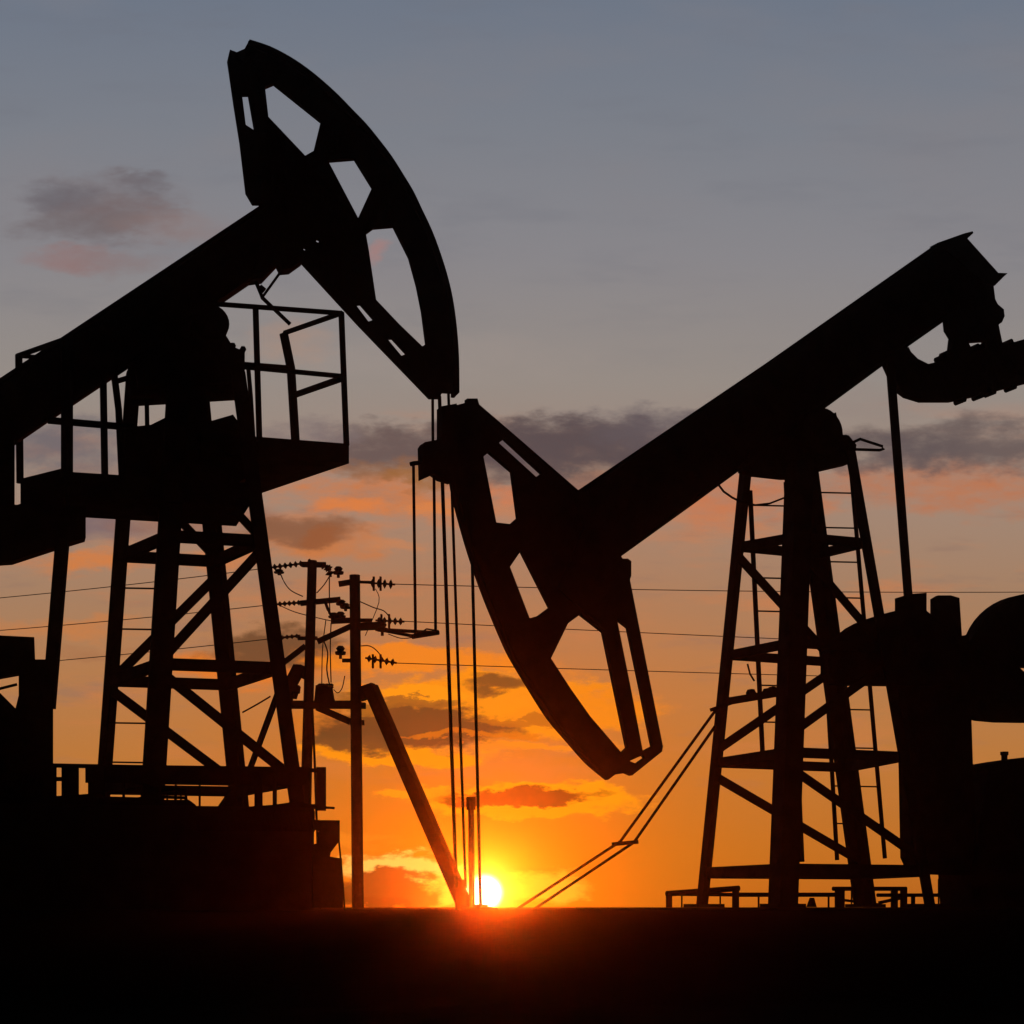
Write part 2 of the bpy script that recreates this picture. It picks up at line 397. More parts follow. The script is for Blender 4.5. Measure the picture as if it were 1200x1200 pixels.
ladder(RJ, RP, (((955, 558), (981, 1008)), ((997, 548), (1037, 1006))), [577, 618, 658, 700, 744, 788, 831, 876, 921, 965], -1.25, .07)
capR = MB().plate(px(RP, [(873, 530), (973, 486), (979, 512), (988, 513), (997, 524), (994, 544), (955, 553), (945, 560), (920, 560), (884, 556), (871, 552)]), [], RP.n, .3).build('tower_cap', STEEL, RJ)
sb = MB().disc(RP.pt(949, 512), RP.n, .345, .7, 32).build('saddle_bearing', STEEL, RJ)
bolts(MB(), [RP.pt(987, 514), RP.pt(990, 522)], RP.n, .04, .2).build('bearing_bolt', STEEL, sb)
lo = MB().tube(px(RP, [(994, 521), (1008, 514.5), (1034, 523), (1035.5, 526), (1031, 527.5), (996, 526.5)], .2), .022, 8)
lo.build('grease_line', CABLE, RJ, True)
MB().tube(px(RP, [(842, 568), (848, 576), (858, 583), (868, 588), (885, 592), (902, 590), (920, 583)], -.1), .016, 6).build('drain_hose', CABLE, RJ, True)
cl = MB().bar(RP.pt(852, 822, -.2), RP.pt(918, 811, -.2), .1, .11); bolts(cl, [RP.pt(880, 812, -.2), RP.pt(905, 809, -.2), RP.pt(899, 811, -.2)], RP.n, .06, .1)
cl.bar(RP.pt(833, 832, -.2), RP.pt(856, 824, -.2), .05, .05); cl.build('cable_bracket', STEEL, RJ)
MB().tube(px(RP, [(876, 778), (879, 790), (884, 798)], -.2), .014, 6).build('drain_hose', CABLE, RJ)

# beam
tb = [(670, 580), (900, 424.5), (1096, 287)]; top_end = [(1125, 277.5), (1130, 282), (1163, 323)]
bb = [(1160, 338), (1106, 376), (1061, 407.5), (1034, 428), (962, 481), (800, 599), (725, 653), (690, 650)]
walkR = MB().plate(px(RP, tb + top_end + bb), [], RP.n, .16).build('walking_beam', STEEL, RJ)
fl = MB(); flange(fl, RP, (684, 575), (1096, 289), .34, .05, -.03); flange(fl, RP, (742, 640), (1106, 374), .34, .05, .03)
fl.build('flange', STEEL, walkR)
MB().plate(px(RP, [(1094, 287), (1125, 276), (1135, 273.5), (1136, 275.5), (1129, 282), (1165, 322), (1176, 322.5), (1171, 327), (1161, 337), (1150, 335)]), [], RP.n, .2).build('end_plate', STEEL, walkR)
# head
outer = [(528, 477), (546, 472.5), (546, 468), (558, 468), (560, 475), (602, 511), (678, 577), (720, 610), (725, 655), (732, 655.5), (736, 658), (736, 678), (755, 775), (775, 875), (774, 881), (739, 909),
         (732, 906), (719, 908), (711, 914), (699, 904.5), (685, 892), (664, 868), (642, 842), (619, 806), (597.5, 770), (588, 750), (579, 729), (568, 702), (558, 675), (549, 648), (541, 621), (534.5, 597), (529, 573), (526, 548), (524.5, 515), (525, 490)]
win = [[(565, 536), (572, 530), (599, 553), (606, 607), (597, 615), (580, 613)], [(583, 520), (590, 514.5), (634, 555), (627, 560)],
       [(596, 665), (609.6, 645), (643.5, 712), (630, 722), (619, 725)],
       [(644, 772), (664, 731), (679, 720), (706, 741), (721, 813), (734, 876), (727, 883), (690, 840), (667, 807.5)],
       [(721, 725), (735, 736), (749, 803), (763.5, 874.5), (751.5, 881), (737, 805)], [(736, 892), (752, 885), (754.5, 888), (744, 895.5)]]
arcR = smooth(outer[18:], 3); hr = MB().plate(px(RP, outer[:18] + arcR), [px(RP, w) for w in win], RP.n, .10).build('horse_head', STEEL, RJ)
arc_face(RP, [(x + 2.5, y) for x, y in reversed(arcR[3:])], .22, .05, hr)
MB().plate(px(RP, [(690, 600), (726, 656), (732, 656), (736, 659), (736, 676), (720, 722), (706, 738), (679, 716), (650, 690)]), [], RP.n, .2).build('hinge_plate', STEEL, hr)
ck = MB().plate(px(RP, [(515, 478), (532, 475), (534, 562), (528, 566), (515, 562), (507, 556), (493.5, 562), (492.5, 524), (495, 520), (511, 517), (515, 513)], .1), [], RP.n, .2).build('cable_clamp', STEEL, RJ)
MB().tube(px(RP, [(481, 544), (484.5, 543), (495, 542)], .1), .03, 8).build('clamp_arm', STEEL, ck)
p = RP.pt(551, 560, -.1); q2 = RP.pt(562.5, 1033, -.1); g = p + (q2 - p) * ((p.z - GZ) / (p.z - q2.z))
MB().tube([p, g], .022, 8).build('bridle_cable', CABLE, RJ, True)
for a, b in (((484.5, 543), (487, 746)), ((508.5, 555), (510.5, 742))):
    MB().tube([RP.pt(*a, .1), RP.pt(*b, .1)], .02, 8).build('hanger_rod', CABLE, RJ, True)
MB().tube([LP.pt(507, 464), LP.pt(507.5, 545)], .02, 8).build('bridle_tail', CABLE, LJ, True)
cbm = MB().tube(px(RP, [(483, 746), (514, 741)], .1), .034, 8); cbm.tube(px(RP, [(487, 746), (500, 737), (512, 739)], .1), .012, 6); cbm.build('carrier_bar', STEEL, RJ)
# tail bearing and equaliser
tbm = MB().plate(px(RP, [(1106, 360), (1161, 336), (1163, 352), (1166, 358), (1173, 364), (1174, 372), (1171, 379), (1167, 382), (1169, 392), (1172, 406), (1154, 412), (1153, 400), (1131, 401.5), (1137, 413), (1112, 416), (1114.5, 396), (1109, 387)]), [], RP.n, .14)
tbm.build('tail_bearing', STEEL, RJ)
eq = MB().plate(px(RP, [(1036, 425), (1061, 408), (1064, 414), (1072, 422), (1084, 428), (1098, 425), (1112, 415), (1134, 413), (1154, 410), (1172, 406), (1200, 398), (1290, 372), (1290, 426), (1200, 450), (1160, 460), (1146, 464), (1115, 470.5), (1080, 470.5), (1062, 465), (1050, 456)]), [], RP.n, .16).build('equalizer', STEEL, RJ)
for x, y in ((1125, 470), (1146, 465), (1160, 461), (1184, 455), (1108, 415), (1141, 408), (1147, 407.5), (1180, 402.5), (1102, 420)): MB().disc(RP.pt(x, y), RP.n, .045, .22, 8).build('bolt', STEEL, eq)
MB().bar(RP.pt(1043, 425, .2), RP.pt(1064.5, 702, .2), .115, .1).build('pitman_arm', STEEL, RJ)
# cranks, counterweights, gearbox
def arcpts(cx, cy, r, a0, a1, n): return [(cx + r * math.cos(R(a0 + (a1 - a0) * i / n)), cy - r * math.sin(R(a0 + (a1 - a0) * i / n))) for i in range(n + 1)]
MB().plate(px(RP, [(974, 756), (978, 750), (985.5, 743), (995, 735.5), (1005, 730), (1016, 725.5), (1027, 722), (1042, 717.5), (1050, 716), (1080, 716), (1110, 740), (1120, 760), (1120, 805), (1046, 803.5), (988, 803), (974, 801), (966, 790), (966, 768)], .55), [], RP.n, .2).build('counterweight', STEEL, RJ)
MB().plate(px(RP, [(1050, 701), (1058, 698.5), (1069, 696), (1084.5, 695), (1084.5, 760), (1050, 760)], .4), [], RP.n, .06).build('crank_arm', STEEL, RJ)
MB().plate(px(RP, [(1091.5, 702), (1098, 698), (1113, 698), (1123, 701), (1126, 747), (1126, 800), (1091.5, 800)], .2), [], RP.n, .06).build('crank_arm', STEEL, RJ)
MB().plate(px(RP, [(1046, 760), (1128, 745), (1131, 838), (1133, 900), (1137, 1026), (1071, 1024), (1062, 1005), (1060, 900), (1058, 845), (1052, 815), (1046, 803)], .3), [], RP.n, .3).build('gearbox', STEEL, RJ)
big = arcpts(1208, 772, 76, 40, 157, 16)
MB().plate(px(RP, [(1300, 740), (1290, 710)] + big[1:] + [(1125, 760), (1125, 836), (1133, 840), (1148, 844), (1170, 846), (1200, 846.5), (1300, 846), (1300, 800), (1204, 797), (1187, 782), (1300, 782)], .1), [], RP.n, .25).build('counterweight', STEEL, RJ)
mt = MB().plate(px(RP, [(1121, 1075), (1120, 1050), (1118, 1020), (1140, 905), (1134, 899.5), (1154, 894.5), (1175, 891), (1200, 887.5), (1300, 880), (1300, 1075)], .1), [], RP.n, .8).build('belt_guard', STEEL, RJ)
MB().tube(px(RP, [(1177, 893), (1177, 884)], .1), .05, 8).tube(px(RP, [(1177, 885), (1177, 881)], .1), .065, 8).build('breather', STEEL, mt)

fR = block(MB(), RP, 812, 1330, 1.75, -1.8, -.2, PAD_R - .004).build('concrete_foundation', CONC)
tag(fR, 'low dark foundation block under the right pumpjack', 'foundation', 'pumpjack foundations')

# low railing round the right tower's feet
GR = thing('guard_rail', 'ankle high pipe railing round the feet of the right tower', 'railing', RP.pt(930, 1062, .6))
def g2(x, y, o=-1.7): return RP.pt(x, y, o)
def rail(a, b, r=.04, n='top_rail'): MB().tube([g2(*a), g2(*b)], r, 8).build(n, STEEL, GR)
def post(x, y, r=.04, n='post'): MB().bar(g2(x, y), g2(x, 1063.5), r * 2, r * 2).build(n, STEEL, GR)
rail((781, 1047.5), (866, 1041), .045); rail((859, 1048.5), (980, 1048.5), .035); rail((976, 1041.5), (1062, 1041.5), .035); rail((1028, 1049), (1106, 1049), .03, 'middle_rail')
rail((781, 1047.5), (862, 1048.5), .03)
for x, y, r in ((784, 1046, .045), (799, 1048, .012), (844, 1048, .012), (862, 1040, .05), (889, 1048, .014), (971, 1047, .014), (984, 1041, .07), (998, 1041, .012), (1018, 1049, .03), (1048, 1041, .05), (1059, 1041, .05), (1100, 1030, .012), (1070, 1049, .03)): post(x, y, r)
MB().plate(px(RP, [(946, 1063), (950, 1052), (953, 1052), (956, 1063)], -1.7), [], RP.n, .06).build('post_gusset', STEEL, GR)
MB().bar(g2(1030, 1058), g2(1062, 1051), .04, .05).build('gate_bar', STEEL, GR)
MB().bar(g2(990, 1055), g2(1030, 1060), .04, .04).build('gate_bar', STEEL, GR)
# make sure the far kerb carries the rail
# slanting rod pair from the right tower down to the ground
SR = thing('guy_rods', 'pair of thin guy rods slanting from the right tower down to the ground', 'guy rods', RP.pt(630, 1062, -.2))
def rodpts(pts, dend):
    out = []
    for i, (x, y) in enumerate(pts):
        t = i / (len(pts) - 1); out.append(P(x, y, 27.4 + (dend - 27.4) * t))
    d = out[-1] - out[-2]; out.append(out[-1] + d * ((out[-1].z - GZ + .1) / -d.z)); return out
MB().tube(rodpts([(841, 829), (727, 986), (617, 1058)], 29), .024, 8).build('rod', RUST, SR)
MB().tube(rodpts([(838, 851), (743, 987), (637, 1058)], 29), .024, 8).build('rod', RUST, SR)
MB().bar(P(717, 989.5, 28.2), P(748, 986.5, 28.2), .07, .06).build('spreader_bar', RUST, SR)

# wellheads at the rods' feet
def wellhead(c, label, h):
    w = thing('wellhead', label, 'wellhead', c, 'wellheads')
    Z = Vector((0, 0, 1))
    MB().tube([c - Z * .15, c + Z * h * .5], .085, 14).build('casing', RUST, w)
    MB().tube([c + Z * h * .5, c + Z * (h * .5 + .03)], .1, 14).build('flange', RUST, w)
    MB().tube([c + Z * (h * .5 + .03), c + Z * h], .055, 14).build('stuffing_box', RUST, w)
    MB().tube([c + Z * .02, c + Z * .02 + LP.n * .8 - Z * .02], .03, 10).build('flow_line', RUST, w)
p = LP.pt(540.5, 1062); wellhead(Vector((p.x, p.y, GZ)), 'slim wellhead below the left pumpjack\'s bridle, left of the sun', .42)
p = RP.pt(563.2, 1062, -.1); wellhead(Vector((p.x, p.y, GZ)), 'stub of a wellhead below the right pumpjack\'s bridle cable, in front of the sun', .07)
rp = thing('marker_post', 'thin upright pipe with a thicker head standing between the bridle cables', 'post', Vector(((553 - CX) / F * 33, 33, GZ)))
MB().tube([P(553, 1066, 33), P(552, 945, 33)], .055, 10).build('pipe', RUST, rp); MB().tube([P(552, 949, 33), P(552, 934, 33)], .085, 10).build('head', RUST, rp)

# ================================================================== POWER POLES AND LINES
DP = 36.0
def at(x, y, d=DP): return P(x, y, d)
def gpt(x, d): return Vector(((x - CX) / F * d, d, GZ - .15))
P2 = thing('utility_pole', 'wooden utility pole with a slanting brace, standing nearer the wellhead', 'utility pole', gpt(420, DP), 'utility poles')
po = MB().tube([gpt(420, DP), at(419.3, 1060), at(415.7, 674)], [.122, .118, .105], 14).build('pole', WOOD, P2, True)
br = MB().bar(at(434, 805, 35.8), P(545, 1066, 35.0), .26, .26)
a, b = at(434, 805, 35.8), P(541, 1053, 35.0); e = a + (b - a) * ((a.z - GZ + .1) / (a.z - b.z))
MB().bar(a, e, .27, .22).build('brace', WOOD, P2)
MB().bar(at(421, 814), at(439, 808, 35.9), .2, .26).build('brace_bracket', STEEL, P2)
P1 = thing('utility_pole', 'wooden utility pole nearest the left pumpjack tower, without a brace', 'utility pole', gpt(357, DP + 1), 'utility poles')
MB().tube([gpt(355, DP + 1), at(359.5, 898, DP + 1), at(366, 657, DP + 1)], [.125, .11, .095], 14).build('pole', WOOD, P1, True)
MB().tube([at(366, 830, DP + .9), at(369, 898, DP + .9), at(371, 960, DP + .9), gpt(376, DP + .9)], .025, 6).build('earth_wire', CABLE, P1)

def insulators(root, a, b, n, r, d=DP, name='insulator_string'):
    pa, pb = at(*a, d), at(*b, d); mb = MB().tube([pa, pb], .022, 6)
    for i in range(n):
        c = pa + (pb - pa) * ((i + .7) / (n + .4)); u = (pb - pa).normalized()
        mb.tube([c - u * .035, c, c + u * .03], [r * .45, r, r * .4], 10)
    return mb.build(name, CERAM, root)
def pin(root, x, y, d=DP, h=9):
    a = at(x, y, d); b = at(x, y - h, d); m = a + (b - a) * .5
    MB().tube([a, a + (b - a) * .3, a + (b - a) * .32, a + (b - a) * .55, a + (b - a) * .6, a + (b - a) * .8, b], [.03, .03, .1, .11, .06, .09, .05], 10).build('insulator', CERAM, root)
def arm(root, a, b, w=.09, d=DP, n='crossarm'): return MB().bar(at(*a, d), at(*b, d), w, w).build(n, STEEL, root)
def wireline(root, pts, d=DP, r=.012, n='jumper_wire'):
    # smooth the run
    q = []
    for i in range(len(pts) - 1):
        p0, p1, p2, p3 = [Vector(pts[max(0, min(len(pts) - 1, j))]) for j in (i - 1, i, i + 1, i + 2)]
        for t in (0, .25, .5, .75):
            q.append(.5 * ((2 * p1) + (p2 - p0) * t + (2 * p0 - 5 * p1 + 4 * p2 - p3) * t * t + (3 * p1 - p0 - 3 * p2 + p3) * t ** 3))
    q.append(Vector(pts[-1]))
    return MB().tube([at(x, y, d) for x, y in q], r, 6).build(n, CABLE, root)
D1 = DP + 1
# pole 1
arm(P1, (354, 661.5), (382, 662), .1, D1); insulators(P1, (318, 665), (357, 660), 6, .07, D1); insulators(P1, (376, 661), (388, 668), 2, .09, D1)
MB().tube([at(363, 657, D1), at(362, 655.5, D1)], .03, 6).build('pole_pin', STEEL, P1)
arm(P1, (352, 707), (399, 702.5), .1, D1); insulators(P1, (319, 708.5), (354, 706), 6, .06, D1)
arm(P1, (349, 748), (372, 748), .07, D1); insulators(P1, (327, 747.5), (352, 745), 4, .05, D1)
MB().bar(at(328, 780, D1), at(358, 757, D1), .1, .1).build('stay_arm', STEEL, P1)
wireline(P1, [(327, 668), (333, 682), (341, 692), (355, 699)], D1, .012); wireline(P1, [(371, 695), (380, 685), (388, 672)], D1)
wireline(P1, [(325, 708), (345, 717), (372, 724), (390, 728)], D1, .01)
pin(P1, 327, 674, D1, 7)
wireline(P1, [(284, 835), (302, 825), (317, 816)], D1, .018)
# pole 2
arm(P2, (397, 684.5), (412, 682), .1); arm(P2, (420, 682), (436, 682.5), .05); insulators(P2, (432, 683), (463, 685), 4, .1)
for s, x in ((1, 438), (1, 446)): MB().bar(at(x, 676), at(x, 692), .04, .1).build('insulator_disc', CERAM, P2)
pin(P2, 396.5, 677, DP, 13); insulators(P2, (383, 662), (388, 676), 2, .1)
arm(P2, (388, 728), (410, 727), .1); arm(P2, (421, 727), (436, 727), .07); insulators(P2, (440, 727), (474, 728.5), 5, .08)
for x in (447, 456): MB().bar(at(x, 720), at(x, 736), .04, .1).build('insulator_disc', CERAM, P2)
pin(P2, 391, 727, DP, 9); pin(P2, 399, 727, DP, 10); pin(P2, 400, 712, DP, 9); pin(P2, 405, 716, DP, 9)
arm(P2, (401, 774), (412, 774), .07); insulators(P2, (428, 771), (465, 777), 5, .08); pin(P2, 399, 772, DP, 15)
for x in (437, 446): MB().bar(at(x, 767), at(x, 783), .04, .1).build('insulator_disc', CERAM, P2)
a_ = arm(P2, (411, 735), (451, 733), .14); MB().bar(at(372, 752), at(412, 733.5), .1, .1).build('stay_arm', STEEL, P2)
MB().bar(at(440, 737), at(487, 746), .06, .06).build('crossarm', STEEL, P2); MB().bar(at(440, 737.5), at(512, 741.5), .07, .06).build('crossarm', STEEL, P2)
pin(P2, 448, 745, DP, 16)
wireline(P2, [(422, 705), (438, 712), (450, 716), (457, 724)], DP); wireline(P2, [(423, 757), (433, 757), (442, 763), (450, 774)], DP)
wireline(P2, [(455, 743), (470, 748), (484, 747)], DP, .01); wireline(P2, [(440, 690), (444, 706), (428, 745)], DP, .008)
wireline(P2, [(404, 792), (401, 806), (396, 812), (391, 808)], DP, .01)
wireline(P2, [(386, 675), (386, 700), (387, 724)], DP, .012); wireline(P2, [(388, 730), (387, 760), (388, 800)], DP, .012)
wireline(P2, [(379, 750), (384, 765), (383, 785), (387, 806)], DP, .014); wireline(P2, [(381, 705), (386, 718), (392, 726)], DP, .03)
wireline(P2, [(382, 726), (378, 760), (377, 806)], DP, .01)
# platform and transformer between the poles
TP = thing('transformer_stand', 'steel stand bridging the two utility poles below a transformer', 'stand', at(382, 826, DP + .5))
MB().bar(at(338, 827, DP + .4), at(428, 827, DP + .0), .1, .12).build('beam', STEEL, TP); MB().bar(at(340, 824, DP + 1.1), at(420, 824, DP + .8), .08, .1).build('beam', STEEL, TP)
MB().bar(at(372, 829, DP + .2), at(411, 846, DP), .1, .13).build('brace', STEEL, TP)
MB().bar(at(420, 847, DP), at(427, 847, DP), .06, .1).build('end_bolt', STEEL, TP)
TX = thing('transformer', 'small pole transformer with upright bushings between the two utility poles', 'transformer', at(381, 824, DP + .5))
MB().plate([at(x, y, DP + .5) for x, y in ((371, 804), (389, 806), (391, 818), (393, 824), (369, 824))], [], Vector((0, -1, 0)), .35).build('tank', STEEL, TX)
for x in (375, 379, 383, 388): insulators(TX, (x, 807), (x, 801), 2, .06, DP + .45, 'bushing')
SW = thing('fuse_switch', 'dark slanted fuse switch left of the nearest pole to the tower', 'fuse switch', at(342, 824, D1))
MB().bar(at(351, 782, D1), at(335, 812, D1), .24, .24).build('housing', CERAM, SW); MB().bar(at(336, 806, D1), at(351, 808, D1), .3, .14).build('base', CERAM, SW)
for x, y in ((349, 786), (345, 819), (340, 822), (353, 792)): MB().tube([at(x, y, D1), at(x + 1, y - 7, D1)], [.05, .07], 8).build('contact', CERAM, SW)
MB().bar(at(349, 785, D1), at(360, 790, D1), .14, .24).build('mounting_arm', STEEL, SW)

# overhead wires
def span(a, b, da, db, sag, label, r=.009):
    pa, pb = P(*a, da), P(*b, db); pts = []
    for i in range(25):
        t = i / 24; p = pa + (pb - pa) * t; p.z -= sag * 4 * t * (1 - t); pts.append(p)
    o = MB().tube(pts, r, 6).build('overhead_wire', CABLE); tag(o, label, 'wire', 'overhead wires')
span((462, 684.5), (1500, 690), DP, 44, .12, 'uppermost overhead wire running right from the braced pole')
span((473, 728), (1500, 770), DP, 44, .05, 'middle overhead wire running right from the braced pole')
span((464, 777), (1500, 803), DP, 44, .05, 'lowest overhead wire running right from the braced pole')
span((318, 665), (-300, 722), D1, 44, .12, 'uppermost overhead wire running left behind the left tower')
span((319, 708.5), (-300, 757), D1, 44, .1, 'middle overhead wire running left behind the left tower')
span((327, 747.5), (-300, 800), D1, 44, .1, 'lowest overhead wire running left behind the left tower')

# ================================================================== SKY, SUN, AIR
def lin(r, g, b):
    f = lambda c: c / 255 / 12.92 if c / 255 <= .04045 else ((c / 255 + .055) / 1.055) ** 2.4
    return (f(r), f(g), f(b))
SUN = Vector(((568 - CX) / F, 1, (HY - 1046) / F)).normalized()
w = bpy.data.worlds.new("World"); sc.world = w; w.use_nodes = True; nt = w.node_tree
for n in list(nt.nodes): nt.nodes.remove(n)
N = nt.nodes; LK = nt.links
class E:
    """a float socket with arithmetic"""
    def __init__(s, k): s.k = k
    def op(s, o, *a, rev=False):
        n = N.new('ShaderNodeMath'); n.operation = o
        args = list(a)
        ins = ([*args, s] if rev else [s, *args])
        for i, v in enumerate(ins):
            if isinstance(v, E): LK.new(v.k, n.inputs[i])
            else: n.inputs[i].default_value = v
        return E(n.outputs[0])
    def __add__(s, o): return s.op('ADD', o)
    def __sub__(s, o): return s.op('SUBTRACT', o)
    def __mul__(s, o): return s.op('MULTIPLY', o)
    def __truediv__(s, o): return s.op('DIVIDE', o)
    __radd__ = __add__; __rmul__ = __mul__
    def __rsub__(s, o): return s.op('SUBTRACT', o, rev=True)
    def max(s, o): return s.op('MAXIMUM', o)
    def min(s, o): return s.op('MINIMUM', o)
    def pow(s, o): return s.op('POWER', o)
    def exp(s): return s.op('POWER', 2.71828, rev=True)
    def sstep(s, a, b):
        n = N.new('ShaderNodeMapRange'); n.interpolation_type = 'SMOOTHSTEP'; LK.new(s.k, n.inputs[0])
        n.inputs[1].default_value = a; n.inputs[2].default_value = b; n.inputs[3].default_value = 0; n.inputs[4].default_value = 1
        return E(n.outputs[0])
tc = N.new('ShaderNodeTexCoord'); sep = N.new('ShaderNodeSeparateXYZ'); LK.new(tc.outputs['Generated'], sep.inputs[0])
dx, dy, dz = E(sep.outputs[0]), E(sep.outputs[1]), E(sep.outputs[2])
yy = dy.max(.08)
X = dx / yy * F + CX          # bearing and height of the sky direction, in survey units
Y = HY - dz / yy * F
def noise(sx, sy, detail, seed, rough=.55, scale=1.0):
    c = N.new('ShaderNodeCombineXYZ'); LK.new((X * sx).k, c.inputs[0]); LK.new((Y * sy).k, c.inputs[1]); c.inputs[2].default_value = seed
    n = N.new('ShaderNodeTexNoise'); n.inputs['Scale'].default_value = scale; n.inputs['Detail'].default_value = detail; n.inputs['Roughness'].default_value = rough
    LK.new(c.outputs[0], n.inputs['Vector']); return E(n.outputs['Fac'])
n1 = noise(.011, .024, 6, 1.3); n2 = noise(.013, .03, 6, 7.7); n3 = noise(.021, .048, 8, 3.1, .6); n4 = noise(.004, .012, 4, 5.5)
n5 = noise(.05, .11, 5, 9.1, .65)
# clear sky by height
ramp = N.new('ShaderNodeValToRGB'); LK.new(((HY - Y) / 1400.0).k, ramp.inputs[0])
stops = [(1062, (182, 100, 30)), (1000, (188, 112, 40)), (900, (186, 120, 58)), (800, (178, 124, 78)), (700, (164, 127, 98)), (600, (160, 134, 116)), (450, (149, 140, 133)),
         (300, (136, 134, 138)), (150, (123, 127, 136)), (0, (110, 119, 134)), (-330, (62, 72, 98))]
el = ramp.color_ramp.elements
while len(el) < len(stops): el.new(.5)
for e_, (y, c) in zip(el, stops): e_.position = (HY - y) / 1400.0; e_.color = (*lin(*c), 1)
cur = ramp.outputs[0]
def mix(fac, color, blend='MIX'):
    global cur
    n = N.new('ShaderNodeMix'); n.data_type = 'RGBA'; n.blend_type = blend; n.clamp_factor = True
    LK.new(fac.k, n.inputs[0]); LK.new(cur, n.inputs[6])
    if isinstance(color, tuple): n.inputs[7].default_value = (*color, 1)
    else: LK.new(color, n.inputs[7])
    cur = n.outputs[2]
sxp, syp = 568.0, 1046.0
ddx = X - sxp; ddy = (Y - syp)
r2 = ddx * ddx * .75 + ddy * ddy
rr = (ddx * ddx + ddy * ddy).pow(.5)
mix((r2 * (-1 / 300.0 ** 2)).exp() * .8, lin(205, 112, 14))
mix((r2 * (-1 / 150.0 ** 2)).exp() * .65, lin(226, 124, 0))
# clouds: (x, y, rx, ry, colour, strength)
Xd = X + (n1 - .5) * 90.0; Yd = Y + (n2 - .5) * 52.0 + (n5 - .5) * 16.0
def cloud(cx, cy, rx, ry, col, k=.9, soft=.9, rag=1.3, fine=.0):
    a = (Xd - cx) / (rx * 1.12); b = (Yd - cy) / (ry * 1.22)
    m = 1.0 - (a * a + b * b) + (n3 - .5) * rag
    if fine: m = m + (n5 - .5) * fine
    mix(m.sstep(0, soft) * k, lin(*col))
C = cloud
# thin streaks of high cloud
w1 = noise(.0045, .022, 7, 21.3, .6); w2 = noise(.006, .03, 7, 33.9, .62); w3 = noise(.0022, .006, 4, 44.1)
belt = (Y - 440.0).sstep(0, 130) * (1.0 - (Y - 820.0).sstep(0, 160))
mix(w1.sstep(.5, .72) * belt * .55, lin(206, 124, 72)); mix(w2.sstep(.52, .74) * belt * .5, lin(138, 110, 98))
hi = (1.0 - (Y - 330.0).sstep(0, 160))
mix(w3.sstep(.45, .7) * hi * .35, lin(134, 128, 131)); mix(w1.sstep(.5, .75) * hi * .22, lin(108, 110, 120))
# high left pair
C(118, 244, 112, 46, (116, 106, 109), .8, 1.3, 1.7); C(70, 232, 60, 20, (100, 96, 103), .6, 1.2); C(165, 214, 42, 17, (104, 96, 101), .75, 1.2); C(145, 250, 80, 26, (116, 101, 102), .7, 1.3, 1.7); C(90, 268, 90, 18, (110, 101, 103), .5, 1.3); C(205, 264, 80, 26, (140, 117, 113), .65, 1.6)
C(92, 306, 76, 17, (146, 108, 104), .75, 1.5); C(140, 310, 66, 18, (132, 116, 116), .6, 1.5)
C(442, 294, 18, 18, (190, 122, 108), .45, 1.4)
# faint wisps
C(500, 420, 240, 30, (162, 148, 140), .3, 1.5); C(350, 400, 60, 30, (176, 140, 118), .5, 1.4); C(740, 492, 120, 16, (120, 110, 110), .6, 1.3, 1.7); C(1000, 470, 200, 22, (146, 130, 124), .4, 1.5)
# long band
C(470, 578, 150, 34, (208, 120, 62), .9, 1.6, 2.3); C(610, 600, 120, 26, (196, 128, 90), .6, 1.6, 2.2); C(840, 584, 150, 34, (202, 118, 74), .85, 1.5, 2.2); C(1110, 566, 190, 36, (190, 114, 74), .85, 1.5, 2.2)
C(640, 530, 250, 40, (101, 85, 82), .97, 1.0, 1.6); C(690, 520, 170, 30, (86, 75, 78), .85, 1.0, 1.6); C(780, 504, 100, 24, (96, 86, 90), .8, 1.2, 1.6); C(450, 526, 110, 30, (104, 87, 84), .95, 1.1, 1.8); C(1130, 522, 170, 32, (104, 90, 88), .94, 1.1, 1.8); C(1060, 530, 90, 20, (92, 82, 84), .7, 1.2, 1.6); C(365, 510, 80, 18, (126, 112, 111), .8, 1.2, 1.6)
C(690, 572, 70, 18, (150, 108, 90), .8, 1.3, 1.8); C(440, 552, 80, 15, (142, 96, 66), .85, 1.2, 1.8); C(500, 556, 60, 12, (160, 104, 52), .75, 1.2, 1.8)
C(405, 590, 46, 12, (222, 126, 62), .85, 1.2, 1.6); C(500, 592, 40, 9, (220, 130, 68), .8, 1.2, 1.6); C(600, 578, 50, 14, (206, 124, 84), .7, 1.3, 1.8)
# left middle
C(70, 522, 120, 32, (108, 102, 107), .9, 1.2, 1.6); C(150, 560, 110, 24, (140, 116, 107), .65, 1.3, 1.6); C(112, 618, 80, 30, (122, 102, 105), .9, 1.2, 1.6); C(120, 662, 80, 15, (212, 124, 62), .9, 1.2, 1.6); C(230, 610, 100, 26, (146, 106, 90), .8, 1.2, 1.7); C(60, 736, 120, 16, (200, 124, 68), .8, 1.3, 1.8); C(110, 765, 70, 10, (160, 106, 72), .5, 1.3)
C(385, 640, 90, 24, (204, 118, 58), .9, 1.3, 1.6); C(350, 624, 74, 20, (138, 92, 66), .95, .9, 1.6); C(375, 630, 30, 12, (150, 88, 52), .8, .9); C(470, 640, 60, 10, (208, 130, 78), .65, 1.4); C(270, 655, 70, 13, (212, 126, 66), .75, 1.3, 1.6); C(440, 680, 90, 10, (180, 118, 80), .5, 1.3)
